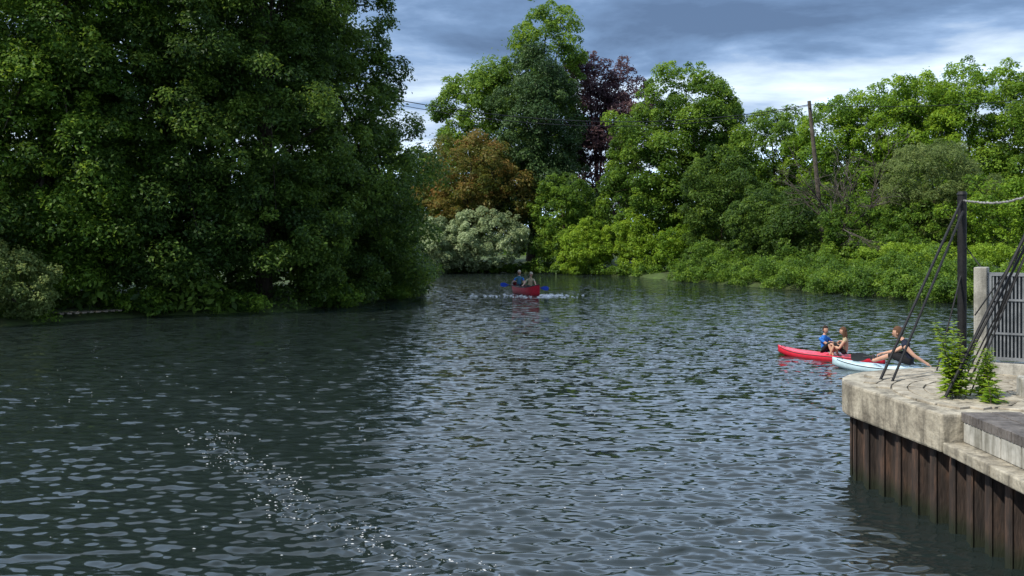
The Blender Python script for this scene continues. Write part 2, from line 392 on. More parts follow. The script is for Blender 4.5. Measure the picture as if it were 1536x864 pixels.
Zw *= patch
chop = (np.sqrt(lost)[:, None] + 0.025)*patch
Z2 = np.zeros_like(Zw)
for i in range(14):
    l = rng.uniform(0.12, 0.3); a = rng.normal(0.6, 0.9); k = 2*math.pi/l
    Z2 += (0.05/k)*np.sin(k*(WX*math.sin(a) + WY*math.cos(a)) + rng.uniform(0, 6.28))
near = (RR < 22)
Zw += np.where(near, Z2*streak*2.4, 0)
wake = gauss_path(WX, WY, [(0.2,61),(1.0,57),(1.4,54.5)], 1.1)
chop = chop + 0.12*wake

def mat_water():
    m = bpy.data.materials.new('river_water'); m.use_nodes = True
    nt = m.node_tree; N = nt.nodes; L = nt.links
    bs = N['Principled BSDF']
    bs.inputs['Base Color'].default_value = (0.013, 0.019, 0.018, 1)
    bs.inputs['Roughness'].default_value = 0.04
    bs.inputs['IOR'].default_value = 1.45
    g = N.new('ShaderNodeNewGeometry')
    at = N.new('ShaderNodeAttribute'); at.attribute_name = 'chop'
    mp = N.new('ShaderNodeMapping'); mp.inputs['Scale'].default_value = (0.5, 1.3, 1)
    L.new(g.outputs['Position'], mp.inputs['Vector'])
    n1 = N.new('ShaderNodeTexNoise'); n1.inputs['Scale'].default_value = 4.8; n1.inputs['Detail'].default_value = 2.5; n1.inputs['Roughness'].default_value = 0.6
    L.new(mp.outputs['Vector'], n1.inputs['Vector'])
    sb = N.new('ShaderNodeVectorMath'); sb.operation = 'SUBTRACT'; sb.inputs[1].default_value = (0.5, 0.5, 0.5); L.new(n1.outputs['Color'], sb.inputs[0])
    ml = N.new('ShaderNodeVectorMath'); ml.operation = 'MULTIPLY'; ml.inputs[1].default_value = (3.6, 8.0, 0.0); L.new(sb.outputs[0], ml.inputs[0])
    sc = N.new('ShaderNodeVectorMath'); sc.operation = 'SCALE'; L.new(ml.outputs[0], sc.inputs[0]); L.new(at.outputs['Fac'], sc.inputs['Scale'])
    ad = N.new('ShaderNodeVectorMath'); ad.operation = 'ADD'; L.new(sc.outputs[0], ad.inputs[0]); L.new(g.outputs['Normal'], ad.inputs[1])
    no = N.new('ShaderNodeVectorMath'); no.operation = 'NORMALIZE'; L.new(ad.outputs[0], no.inputs[0])
    L.new(no.outputs[0], bs.inputs['Normal'])
    return m
grid_object('river_water', np.stack([WX, WY, Zw], -1).reshape(-1, 3), *WX.shape, mat_water(), flip=True, attr=chop)

mb = MB()  # white flecks: glints painted in along the ripple streak, plus canoe-wake foam
pts = [(-5.8,17.9),(-4.1,15.4),(-2.65,12.5),(-1.55,11.2),(-0.3,10.2),(1.5,9.6)]
for i in range(820):
    s = random.choices(range(5), weights=[2.2, 3.2, 1.9, 1.2, 1.2])[0]; f = random.random()
    wob = 0.22*math.sin((s + f)*5.3)
    fl = 0.8
    if i < 500:
        x = pts[s][0]*(1-f) + pts[s+1][0]*f + random.gauss(0, 0.22) + wob; y = pts[s][1]*(1-f) + pts[s+1][1]*f + random.gauss(0, 0.22)
        r = 0.003 + 0.0065*random.random()**2.5
    elif i < 640:
        y = random.uniform(10.5, 26); x = random.uniform(-0.5, 0.32)*y
        r = 0.003 + 0.005*random.random()**2.5
    else:
        y = random.gauss(56.2, 0.9); x = 1.4 + abs(random.gauss(0, 0.9))*(1 if random.random() < 0.7 else -1.6)
        r = 0.02 + 0.03*random.random(); fl = 0.35
    i0 = np.argmin(abs(rs - math.hypot(x, y))); j0 = np.argmin(abs(th - math.atan2(x, y)))
    z = float(Zw[i0, j0]) + 0.002
    n = 7
    ring = [(x + r*2.6*random.uniform(.5, 1.3)*math.cos(6.283*k/n), y + r*random.uniform(.6, 1.2)*math.sin(6.283*k/n), z) for k in range(n)]
    mb.add(ring + [(x, y, z + r*fl)], [(k, (k+1) % n, n) for k in range(n)])
M_foam_glints = mat_noise('foam_glints', (0.6, 0.62, 0.62), (0.8, 0.8, 0.8), 20, 0.5)
mb.obj('river_foam_glints', [M_foam_glints])

# ------------------------------------------------------------------ quay
M_conc = mat_noise('weathered_concrete', (0.16, 0.137, 0.104), (0.48, 0.43, 0.335), 2.6, 0.9, 1.0, c3=(0.34, 0.30, 0.23), stain=(0.10, 0.088, 0.068))
M_conc_g = mat_noise('grey_concrete', (0.19, 0.18, 0.155), (0.42, 0.40, 0.35), 3.0, 0.9, 0.5, stain=(0.13, 0.125, 0.11))
M_rust = mat_noise('rusty_steel', (0.018, 0.014, 0.012), (0.13, 0.072, 0.047), 2.5, 0.8, 0.6, (3, 3, 0.6), c3=(0.052, 0.035, 0.027), wet=(0.016, 0.020, 0.010), stain=(0.022, 0.018, 0.016))
M_sett = mat_noise('stone_setts', (0.23, 0.195, 0.145), (0.48, 0.43, 0.34), 3.5, 0.9, 0.5, stain=(0.15, 0.13, 0.10))
M_joint = mat_noise('mortar', (0.10, 0.085, 0.065), (0.20, 0.17, 0.13), 8, 0.95, 0.4)
M_dbrick = mat_noise('dark_brick', (0.055, 0.048, 0.045), (0.17, 0.15, 0.135), 5, 0.85, 0.5)
M_block = mat_noise('pale_block', (0.26, 0.25, 0.215), (0.50, 0.475, 0.42), 3, 0.9, 0.4, stain=(0.15, 0.14, 0.11))
M_black = mat_noise('black_paint', (0.006, 0.006, 0.007), (0.016, 0.015, 0.016), 10, 0.6, 0.1)
M_galv = mat_noise('galvanised_steel', (0.13, 0.14, 0.15), (0.28, 0.29, 0.30), 6, 0.5, 0.1, metallic=0.4)

quay = empty('river_quay')
outer = [(5.02, 11.70), (4.92, 12.5), (4.80, 13.4), (4.72, 14.0), (4.74, 14.35), (4.85, 14.7), (5.05, 15.02), (5.35, 15.3), (5.8, 15.55), (6.5, 15.8), (7.6, 16.05), (9.5, 16.3), (14, 16.9), (30, 18.5)]
mb = MB()
deck = [(5.42, -6), (5.42, 11.70)] + outer + [(30, -6)]
mb.prism(deck, 0.93, 1.385, 0)
mb.obj('quay_cap', [M_conc], quay, bevel=0.03)
ins = []
for i, p in enumerate(outer):
    a = Vector(outer[max(i-1, 0)]); b = Vector(outer[min(i+1, len(outer)-1)])
    d = (b - a).normalized(); nrm = Vector((d.y, -d.x))
    ins.append(Vector(p) + nrm*0.22)
mb = MB(); mb.prism([(5.6, -6), (5.55, 11.6)] + [tuple(p) for p in ins[1:]] + [(29.9, -6)], -1.3, 0.93, 0)
mb.obj('quay_core', [M_rust], quay)
base = [Vector((5.36, -6)), Vector((5.30, 6)), Vector((5.16, 11.2))]
for i, p in enumerate(outer):
    a = Vector(outer[max(i-1, 0)]); b = Vector(outer[min(i+1, len(outer)-1)])
    d = (b - a).normalized(); nrm = Vector((d.y, -d.x))
    base.append(Vector(p) + nrm*0.13)
prof = [(0, 0), (0.13, 0), (0.18, 0.15), (0.37, 0.15), (0.42, 0)]
per = 0.42
cum = [0]
for a, b in zip(base[:-1], base[1:]): cum.append(cum[-1] + (b - a).length)
def at_s(s):
    for i in range(len(base)-1):
        if s <= cum[i+1] or i == len(base)-2:
            f = (s - cum[i])/max(1e-6, cum[i+1]-cum[i]); d = (base[i+1]-base[i]).normalized()
            return base[i].lerp(base[i+1], f), Vector((d.y, -d.x))
rows = []
s0 = 0
while s0 < cum[-1] - per:
    for u, o in prof[:-1]:
        p, n = at_s(s0 + u); rows.append(p + n*o)
    s0 += per
mb = MB()
vs = []
for p in rows:
    vs += [(p.x, p.y, -1.0), (p.x, p.y, 0.0), (p.x, p.y, 0.928)]
fs = []
for i in range(len(rows)-1):
    fs += [(i*3, i*3+3, i*3+4, i*3+1), (i*3+1, i*3+4, i*3+5, i*3+2)]
mb.add(vs, fs)
for i in range(0, len(rows), 4):
    p = rows[i]
    mb.tube([(p.x, p.y, -0.5), (p.x, p.y, 0.92)], 0.022, 6)
mb.obj('sheet_piling', [M_rust], quay)
mb = MB()
y = 11.66
while y > -5:
    L = 1.15
    mb.box((5.23 + random.uniform(-.004, .004), y - L/2, 1.0), (0.42, L - 0.012, 0.13), 0)
    y -= L
mb.obj('ledge_stones', [M_conc], quay, bevel=0.015)
mb = MB()
y = 11.66
while y > -5:
    mb.box((5.31, y - 0.22, 1.185), (0.1, 0.43, 0.228), 0, jit=0.002)
    y -= 0.445
mb.box((5.36, 3.3, 1.185), (0.06, 16.6, 0.222), 1)
mb.obj('block_wall', [M_block, M_joint], quay, bevel=0.008)
mb = MB()
y = 11.69
while y > -5:
    mb.box((5.42, y - 0.035, 1.355 + 0.0), (0.34, 0.064, 0.11), 0, jit=0.0025)
    mb.box((5.77, y - 0.035, 1.357), (0.33, 0.064, 0.11), 0, jit=0.0025)
    y -= 0.073
mb.obj('brick_coping', [M_dbrick], quay, bevel=0.006)
mb = MB()
cx, cy = 6.9, 13.0
def inside(px, py, poly):
    c = False; n = len(poly)
    for i in range(n):
        a = poly[i]; b = poly[(i+1) % n]
        if (a[1] > py) != (b[1] > py) and px < (b[0]-a[0])*(py-a[1])/(b[1]-a[1]) + a[0]: c = not c
    return c
dd = [(5.22, 11.9), (5.0, 13.9), (5.15, 14.6), (5.6, 15.1), (6.6, 15.5), (9.5, 16.0), (9.5, 11.9)]
r = 0.3
while r < 4.5:
    nseg = max(6, int(2*math.pi*r/0.34)); off = random.random()
    for k in range(nseg):
        a = 2*math.pi*(k + off)/nseg
        x = cx + r*math.cos(a); yy = cy + r*math.sin(a)
        if inside(x, yy, dd):
            mb.box((x, yy, 1.395), (0.185, 2*math.pi*r/nseg - 0.018, 0.03), 0, rz=a, jit=0.005)
    r += 0.205
mb.obj('paving_setts', [M_sett], quay, bevel=0.006)

gate = empty('concrete_screen_wall', (6.95, 15.05, 1.39), math.atan2(-0.62, 1.0))
mb = MB()
mb.box((0.09, 0.14, 0.80), (0.18, 0.34, 1.60), 0)
mb.box((0.95, 0.14, 0.80), (0.42, 0.34, 1.60), 0)
mb.box((1.9, 0.14, 0.70), (1.46, 0.24, 1.40), 0)
mb.box((0.46, 0.14, 0.09), (0.545, 0.26, 0.18), 0)
mb.obj('pillars', [M_conc_g], gate, bevel=0.015)
mb = MB()
for zz in (0.24, 1.5): mb.box((0.46, 0.06, zz), (0.54, 0.05, 0.05), 0)
for xx in (0.215, 0.705): mb.box((xx, 0.06, 0.87), (0.045, 0.052, 1.21), 0)
for k in range(9): mb.box((0.26 + k*0.05, 0.06, 0.87), (0.02, 0.02, 1.21), 0)
for zz in (0.62, 1.12): mb.box((0.46, 0.035, zz), (0.50, 0.012, 0.03), 0)
mb.box((0.46, 0.10, 0.87), (0.44, 0.015, 1.21), 1)
mb.obj('steel_grille', [M_galv, mat_noise('dark_panel', (0.03, 0.04, 0.045), (0.08, 0.09, 0.10), 4, 0.6)], gate)
mb = MB()
for k in range(5): mb.box((6.75 + k*0.46, 12.85 - k*0.12, 1.52), (0.44, 0.26, 0.26), 0, rz=-0.25, jit=0.004)
mb.obj('kerb_blocks', [M_block], bevel=0.02)

mp_ = empty('mooring_post')
mb = MB()
PX, PY = 7.2, 16.0
mb.tube([(PX,PY,1.35),(PX,PY,4.12)], 0.07, 14)
mb.tube([(PX,PY,4.12),(PX,PY,4.17)], [0.085,0.06], 14)
mb.tube([(PX,PY,1.38),(PX,PY,1.42)], 0.14, 14)
mb.obj('post', [M_black], mp_)
mb = MB()
mb.tube([(PX-.03,PY-.05,4.02),(5.26,14.3,1.39)], 0.020, 8)
mb.tube([(PX-.03,PY-.1,3.85),(5.36,14.12,1.39)], 0.018, 8)
mb.tube([(PX,PY,2.9),(6.45,15.2,1.39)], 0.013, 8)
mb.tube([(PX+.05,PY,3.3),(7.9,14.3,1.39)], 0.010, 8)
mb.obj('stays', [M_black], mp_)
mp2 = empty('davit_frame')
mb = MB()
mb.tube([(7.2,13.0,1.39),(7.2,13.0,4.5)], 0.06, 12)
mb.tube([(7.15,13.0,4.45),(5.44,12.55,1.45)], 0.020, 8)
mb.tube([(7.15,13.0,4.25),(5.52,12.65,1.45)], 0.017, 8)
mb.tube([(7.2,13.1,4.4),(5.9,12.9,1.40)], 0.010, 8)
mb.tube([(7.2,13.1,4.3),(6.5,14.2,1.40)], 0.015, 8)
mb.tube([(7.2,13.1,4.15),(6.62,14.6,1.40)], 0.010, 8)
mb.tube([(6.85,13.3,3.4),(6.2,13.4,2.4)], 0.010, 6)
mb.tube([(6.7,13.0,3.62),(6.55,13.6,2.2)], 0.010, 6)
mb.obj('frame', [M_black], mp2)
mb = MB()
pp = []; rad = []
for k in range(61):
    f = k/60
    pp.append((PX*(1-f) + 7.2*f, PY*(1-f) + 13*f, 4.03*(1-f) + 4.22*f - 0.16*math.sin(math.pi*f) + random.uniform(-.007, .007)))
    rad.append(0.010 + 0.010*(k % 2))
mb.tube(pp, rad, 7)
M_rope = mat_noise('old_rope', (0.10, 0.10, 0.10), (0.38, 0.37, 0.36), 15, 0.9, 0.4)
mb.obj('mooring_rope', [M_rope])

def weed(name, loc, nst, h, mat):
    mb = MB(); V = []; T = []
    for s in range(nst):
        a = random.uniform(0, 6.28); lean = random.uniform(0.05, 0.32); hh = h*random.uniform(0.55, 1.05)
        x0 = loc[0] + random.gauss(0, 0.05); y0 = loc[1] + random.gauss(0, 0.05)
        path = []
        for k in range(7):
            f = k/6
            path.append(Vector((x0 + math.cos(a)*lean*f*f*hh, y0 + math.sin(a)*lean*f*f*hh, loc[2] + hh*f)))
        mb.tube(path, [0.006*(1 - 0.7*k/6) for k in range(7)], 5)
        nl = int(hh/0.028)
        for k in range(nl):
            f = 0.1 + 0.9*k/nl
            i = min(5, int(f*6)); p = path[i].lerp(path[i+1], f*6 - i)
            for sgn in (0, 1):
                ang = k*2.4 + sgn*math.pi
                L = 0.15*(1.15 - 0.7*f)*random.uniform(0.8, 1.2)
                d = Vector((math.cos(ang), math.sin(ang), random.uniform(0.0, 0.6))).normalized()
                sd_ = Vector((-math.sin(ang), math.cos(ang), random.uniform(-0.3, 0.3)))
                V += [p, p + d*L*0.45 + sd_*L*0.2, p + d*L - Vector((0, 0, L*0.25)), p + d*L*0.45 - sd_*L*0.2]
                T.append(random.uniform(0.3, 1))
    quad_object(name, np.array([tuple(v) for v in V], np.float32), np.array(T, np.float32), mat, mb)
weed('tall_weed', (5.62, 12.7, 1.39), 13, 1.0, LG['yellow'])
weed('tall_weed', (6.05, 12.8, 1.39), 8, 0.65, LG['yellow'])
weed('tall_weed', (5.95, 12.35, 1.39), 5, 0.32, LG['bright'])

# ------------------------------------------------------------------ pole, wires, dead tree
M_pole = mat_noise('pole_wood', (0.05, 0.04, 0.03), (0.13, 0.11, 0.09), 3, 0.9, 0.3)
up = empty('utility_pole')
mb = MB()
mb.tube([(21.4, 68, 0.3), (20.8, 68, 6.5), (20.2, 68, 12.5)], [0.17, 0.15, 0.12], 10)
mb.box((20.25, 67.95, 12.0), (1.5, 0.1, 0.1), 0, rz=1.2)
for dx in (-0.55, 0.0, 0.55): mb.tube([(20.25 + dx*0.36, 67.95 + dx*0.93, 12.05), (20.25 + dx*0.36, 67.95 + dx*0.93, 12.3)], 0.05, 8)
mb.obj('pole', [M_pole], up)
mb = MB()
def wire(a, b, sag, r):
    a = Vector(a); b = Vector(b)
    mb.tube([a.lerp(b, k/24) - Vector((0, 0, sag*4*(k/24)*(1 - k/24))) for k in range(25)], r, 4)
wire((20.2, 68, 12.25), (-11.5, 58, 12.3), 1.7, 0.026)
wire((20.4, 68.4, 12.25), (-11.0, 58.6, 12.0), 1.8, 0.020)
wire((20.2, 68, 12.25), (45, 62, 14), 1.0, 0.022)
wire((20.0, 67.5, 12.2), (22.5, 66.5, 6.8), -0.15, 0.016)
mb.obj('wires', [M_black], up)

mb = MB()
def branch(p, d, L, r, lv):
    q = p + d*L
    m = p.lerp(q, 0.5) + Vector((random.uniform(-1, 1), random.uniform(-1, 1), random.uniform(-1, 1)))*L*0.08
    mb.tube([p, m, q], [r, r*0.8, r*0.55], 5)
    if lv > 0:
        for _ in range(3 if lv > 1 else 4):
            nd = (d + Vector((random.gauss(0, .6), random.gauss(0, .6), random.gauss(-0.05, .45)))).normalized()
            branch(p.lerp(q, random.uniform(0.5, 1)), nd, L*random.uniform(0.55, 0.8), r*0.55, lv-1)
for k in range(4):
    branch(Vector((22.3, 65.8, 0.6)) + Vector((k*0.25 - 0.5, 0, 0)), Vector((random.uniform(-0.35, 0.35), 0, 1)).normalized(), 4.0, 0.12, 4)
mb.obj('dead_tree', [mat_noise('dead_wood', (0.04, 0.035, 0.03), (0.11, 0.09, 0.075), 3, 0.9)])

M_plank = mat_noise('old_plank', (0.14, 0.11, 0.08), (0.32, 0.27, 0.2), 4, 0.9, 0.4)
mb = MB()
for k in range(9): mb.box((-18.1 + k*0.2, 39.9 + k*0.22, 0.3), (0.17, 0.8, 0.05), 0, rz=0.8, jit=0.01)
mb.obj('wooden_landing', [M_plank], bevel=0.008)

# ------------------------------------------------------------------ boats
def mat_plain(name, c, rough=0.35, spec=0.5):
    c2 = tuple(min(1, x*1.15 + 0.004) for x in c)
    return mat_noise(name, tuple(x*0.85 for x in c), c2, 5, rough, 0.03, spec=spec)
M_red = mat_plain('red_hull', (0.62, 0.02, 0.045))
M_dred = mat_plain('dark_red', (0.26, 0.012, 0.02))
M_white = mat_plain('pale_blue_hull', (0.50, 0.66, 0.72))
M_rub = mat_plain('black_rubber', (0.02, 0.02, 0.022), 0.6)
M_blue = mat_plain('blue_blade', (0.01, 0.07, 0.55))

def kayak(name, bow, stern, W, hullm, trimm, z=0.0):
    """sit-on-top kayak: hull with moulded seat wells, carry handles, rubbing strip"""
    b = Vector((bow[0], bow[1], 0)); s = Vector((stern[0], stern[1], 0)); Lh = (b - s).length/2
    c = (b + s)/2; ang = math.atan2((b - s).y, (b - s).x)
    e = empty(name, (c.x, c.y, z), ang)
    ns, nn = 49, 24
    vs = []
    for i in range(ns):
        t = -1 + 2*i/(ns-1)
        w = W/2*max(0.02, (1 - abs(t)**2.6))**0.75
        rock = 0.11*abs(t)**3.5 + (0.05*max(0, t)**4)
        gz = 0.11 + rock; kz = -0.13 + rock*1.3
        for j in range(nn):
            a = 2*math.pi*j/nn
            y = math.cos(a)*w; sn = math.sin(a)
            if sn < 0: zz = gz - (gz - kz)*(-sn)**0.7
            else:
                crown = 0.06*(w/(W/2))
                zz = gz + crown*sn**0.8
                for sc, sl in ((-0.30, 0.20), (0.18, 0.20)):
                    q = (t - sc)/sl
                    if abs(q) < 1: zz -= (1 - q*q)**0.5*0.13*max(0, sn - 0.45)/0.55
            vs.append((t*Lh, y, zz))
    fs = []; 
    for i in range(ns-1):
        for j in range(nn):
            j2 = (j+1) % nn
            fs.append((i*nn+j, (i+1)*nn+j, (i+1)*nn+j2, i*nn+j2))
    mb = MB(); mb.add(vs, fs + [tuple(range(nn)), tuple(range((ns-1)*nn, ns*nn))[::-1]])
    mb.obj('hull', [hullm], e, smooth=True)
    mb = MB()
    for sg in (-1, 1):
        pth = []
        for i in range(2, ns-2):
            t = -1 + 2*i/(ns-1); w = W/2*(1 - abs(t)**2.6)**0.75
            pth.append((t*Lh, sg*(w + 0.003), 0.11 + 0.11*abs(t)**3.5 + 0.05*max(0, t)**4))
        mb.tube(pth, 0.010, 6)
    for t in (-0.9, 0.9):
        x = t*Lh; zt = 0.24
        mb.tube([(x - 0.09, 0, zt - 0.05), (x - 0.05, 0, zt + 0.03), (x + 0.05, 0, zt + 0.03), (x + 0.09, 0, zt - 0.05)], 0.012, 6)
    mb.obj('fittings', [trimm], e, smooth=False)
    return e, c, ang

kayak('kayak', (7.72, 29.0), (9.98, 26.75), 0.72, M_red, M_rub)
kayak('kayak', (8.38, 26.15), (11.4, 23.95), 0.74, M_white, M_rub)

def canoe(name, c, ang, Lh, W):
    e = empty(name, (c[0], c[1], 0), ang)
    ns, nn = 41, 13
    def sec(t, wsc, zoff):
        w = W/2*max(0.015, (1 - abs(t)**2.2))**0.8*wsc
        sheer = 0.42 + 0.24*abs(t)**2.6; keel = -0.10 + 0.20*abs(t)**6 + zoff
        out = []
        for j in range(nn):
            a = -math.pi/2 + math.pi*j/(nn-1)
            y = math.sin(a); k = 1 - math.cos(a)
            out.append((t*Lh*(1.0 + 0.02*(1-k)), w*math.copysign(abs(y)**0.6, y), keel + (sheer - keel)*(1 - math.cos(a)**0.8) if math.cos(a) > 0 else sheer))
        return out
    mb = MB()
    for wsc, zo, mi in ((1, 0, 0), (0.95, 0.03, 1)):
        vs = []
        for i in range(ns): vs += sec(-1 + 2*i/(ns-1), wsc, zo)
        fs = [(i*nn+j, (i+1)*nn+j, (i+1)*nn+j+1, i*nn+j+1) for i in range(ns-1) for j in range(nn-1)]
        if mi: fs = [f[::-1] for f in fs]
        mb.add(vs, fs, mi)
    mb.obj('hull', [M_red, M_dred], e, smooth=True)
    mb = MB()
    for sg in (-1, 1):
        pth = []
        for i in range(ns):
            t = -1 + 2*i/(ns-1); w = W/2*max(0.015, (1 - abs(t)**2.2))**0.8
            pth.append((t*Lh*1.0, sg*w*0.985, 0.42 + 0.24*abs(t)**2.6))
        mb.tube(pth, 0.02, 6)
    for t in (-0.5, 0.0, 0.42):
        w = W*(1 - abs(t)**2.2)**0.8*0.96
        mb.box((t*Lh, 0, 0.34 if t else 0.42), (0.24 if t else 0.06, w, 0.03), 0)
    for t in (-0.93, 0.93):
        mb.box((t*Lh, 0, 0.60), (0.28, 0.12, 0.02), 0)
    mb.obj('gunwales_and_seats', [M_rub], e)
    return e
CA = math.atan2(-0.940, 0.342)
canoe('canoe', (0.78, 57.6), CA, 2.15, 0.9)

def paddle(name, a, b, roll=0.0, bl=M_blue):
    a = Vector(a); b = Vector(b); d = (b - a).normalized()
    e = empty(name)
    mb = MB(); mb.tube([a + d*0.3, b - d*0.3], 0.016, 8); mb.obj('shaft', [M_rub], e)
    mb = MB()
    w = d.cross(Vector((math.sin(roll), math.cos(roll), 0.15))).normalized(); n = d.cross(w).normalized()
    for o, s in ((a, 1), (b, -1)):
        prof = [(0.0, 0.06), (0.04, 0.095), (0.16, 0.12), (0.30, 0.10), (0.42, 0.04), (0.50, 0.016)]
        vs = []; k = len(prof)
        for sgz in (1, -1):
            for u, h in prof:
                vs += [o + d*s*u + w*h + n*0.006*sgz, o + d*s*u - w*h + n*0.006*sgz]
        fs = []
        for i in range(k-1):
            fs += [(2*i, 2*i+1, 2*i+3, 2*i+2), (2*k+2*i, 2*k+2*i+2, 2*k+2*i+3, 2*k+2*i+1),
                   (2*i, 2*i+2, 2*k+2*i+2, 2*k+2*i), (2*i+1, 2*k+2*i+1, 2*k+2*i+3, 2*i+3)]
        fs += [(0, 2*k, 2*k+1, 1), (2*k-2, 2*k-1, 4*k-1, 4*k-2)]
        mb.add(vs, fs)
    mb.obj('blades', [bl], e)
    return e

# ------------------------------------------------------------------ people
M_skin = mat_noise('skin', (0.46, 0.25, 0.17), (0.56, 0.33, 0.23), 8, 0.5)
M_eye = mat_plain('eye_dark', (0.02, 0.015, 0.012), 0.3)
M_lip = mat_plain('lip', (0.35, 0.10, 0.09), 0.5)
def cloth(n, c): return mat_noise(n, tuple(x*0.8 for x in c), tuple(min(1, x*1.15) for x in c), 12, 0.9, 0.25)

def ik(s, t, l1, l2, hint):
    s = Vector(s); t = Vector(t); d = t - s; L = d.length
    if L > (l1 + l2)*0.985: t = s + d.normalized()*(l1 + l2)*0.985; d = t - s; L = d.length
    a = (l1*l1 - l2*l2 + L*L)/(2*L); h = math.sqrt(max(0, l1*l1 - a*a))
    n = d.normalized(); hv = Vector(hint); hv = (hv - n*hv.dot(n)).normalized()
    return s + n*a + hv*h, t

def person(name, loc, ang, scale, lean, hands, shirt, shorts, hair, hairstyle='short', sleeves='none', legs='out', vest=None, head_yaw=0.0, head_pitch=0.0, cap=None):
    """local frame: +X forward, +Y left, +Z up; origin = seat contact point. hands = (left_target, right_target) world coordinates"""
    e = empty(name, loc, ang); e.scale = (scale,)*3
    inv = (Matrix.Translation(loc) @ Matrix.Rotation(ang, 4, 'Z') @ Matrix.Scale(scale, 4)).inverted()
    cl, sl = math.cos(lean), math.sin(lean)
    def T(x, y, z):
        z -= 0.1
        return Vector((x*cl + z*sl, y, -x*sl + z*cl + 0.1))
    P = []; R = []; E = []; lab = []; roots = []
    def v(p, r): P.append(Vector(p)); R.append(r); return len(P) - 1
    def ed(a, b, l): E.append((a, b)); lab.append(l)
    pel = v((0, 0, 0.11), (0.15, 0.115)); roots.append(pel)
    wai = v(T(-0.01, 0, 0.25), (0.132, 0.098)); che = v(T(0.01, 0, 0.40), (0.155, 0.112))
    nb = v(T(0, 0, 0.515), (0.085, 0.07)); nk = v(T(0.015, 0, 0.60), (0.052, 0.052)); nt_ = v(T(0.03, 0, 0.655), (0.05, 0.05))
    ed(pel, wai, 'torso'); ed(wai, che, 'torso'); ed(che, nb, 'torso'); ed(nb, nk, 'skin'); ed(nk, nt_, 'skin')
    for sg, tgt in ((1, hands[0]), (-1, hands[1])):
        c = v(T(-0.005, sg*0.09, 0.485), (0.07, 0.07)); sh = v(T(-0.01, sg*0.175, 0.475), (0.058, 0.058))
        ed(nb, c, 'torso'); ed(c, sh, 'torso' if not sleeves == 'none' else 'strap')
        tl = inv @ Vector(tgt)
        el, wr = ik(P[sh], tl, 0.285, 0.25, (-0.4, sg*0.5, -0.8))
        ev = v(el, (0.040, 0.040)); wv_ = v(wr, (0.027, 0.024))
        m1 = v(P[sh].lerp(el, 0.5), (0.048, 0.048)); m2 = v(el.lerp(wr, 0.4), (0.037, 0.037))
        ed(sh, m1, 'sleeve'); ed(m1, ev, 'upper'); ed(ev, m2, 'skin'); ed(m2, wv_, 'skin')
        fd = (wr - el).normalized()
        pa = wr + fd*0.075
        pv = v(pa, (0.038, 0.018)); ed(wv_, pv, 'skin')
        side = fd.cross(Vector((0, 0, 1))).normalized()
        if side.length < 0.1: side = Vector((0, 1, 0))
        dn = side.cross(fd).normalized()
        if dn.z > 0: dn = -dn
        for fi, (off, ln) in enumerate(((-0.030, 0.062), (-0.010, 0.074), (0.010, 0.069), (0.030, 0.054))):
            o = wr + fd*0.055 + side*off
            a0 = v(o, (0.0095, 0.0095)); roots.append(a0)
            a1 = v(o + fd*(0.03 + ln*0.4), (0.009, 0.009)); a2 = v(o + fd*(0.03 + ln*0.62) + dn*ln*0.32, (0.008, 0.008)); a3 = v(o + fd*(0.03 + ln*0.60) + dn*ln*0.62, (0.007, 0.007))
            ed(a0, a1, 'skin'); ed(a1, a2, 'skin'); ed(a2, a3, 'skin')
        o = wr + fd*0.02 - side*0.02*sg
        a0 = v(o, (0.012, 0.012)); roots.append(a0)
        a1 = v(o + fd*0.03 - side*sg*0.035 + dn*0.012, (0.0105, 0.0105)); a2 = v(o + fd*0.058 - side*sg*0.042 + dn*0.034, (0.009, 0.009))
        ed(a0, a1, 'skin'); ed(a1, a2, 'skin')
        hp = v((0.03, sg*0.09, 0.10), (0.088, 0.088)); ed(pel, hp, 'legtop')
        if legs == 'out': kn, an, ft = Vector((0.42, sg*0.13, 0.22)), Vector((0.78, sg*0.10, 0.08)), Vector((0.84, sg*0.11, 0.20))
        elif legs == 'bent': kn, an, ft = Vector((0.32, sg*0.12, 0.36)), Vector((0.46, sg*0.10, 0.02)), Vector((0.60, sg*0.10, 0.0))
        else: kn, an, ft = Vector((0.42, sg*0.15, 0.10)), Vector((0.50, sg*0.13, -0.26)), Vector((0.64, sg*0.14, -0.29))
        mt = v(P[hp].lerp(kn, 0.5), (0.075, 0.075)); kv = v(kn, (0.055, 0.055)); cv = v(kn.lerp(an, 0.35), (0.052, 0.052)); av = v(an, (0.036, 0.036)); fv = v(ft, (0.034, 0.03))
        ed(hp, mt, 'legtop'); ed(mt, kv, 'thigh'); ed(kv, cv, 'skin'); ed(cv, av, 'skin'); ed(av, fv, 'shoe')
    me = bpy.data.meshes.new('body'); me.from_pydata([tuple(p) for p in P], E, []); me.update()
    o = bpy.data.objects.new('tmp', me); COL.objects.link(o)
    sk = o.modifiers.new('skin', 'SKIN'); sk.use_smooth_shade = True; sk.branch_smoothing = 0.6
    for i, d in enumerate(me.skin_vertices[0].data):
        d.radius = R[i]; d.use_root = (i in roots)
    ss = o.modifiers.new('sub', 'SUBSURF'); ss.levels = 2; ss.render_levels = 2
    dg = bpy.context.evaluated_depsgraph_get(); dg.update()
    bm_ = bpy.data.meshes.new_from_object(o.evaluated_get(dg))
    bpy.data.objects.remove(o)
    mats = [M_skin, shirt, shorts, vest or shirt, M_rub]
    bm_.materials.clear()
    for m in mats: bm_.materials.append(m)
    lm = {'torso': 3 if vest else 1, 'strap': 3 if vest else 1, 'sleeve': 0 if sleeves == 'none' else 1, 'upper': 1 if sleeves == 'long' else 0, 'skin': 0, 'legtop': 2, 'thigh': 2, 'shoe': 4}
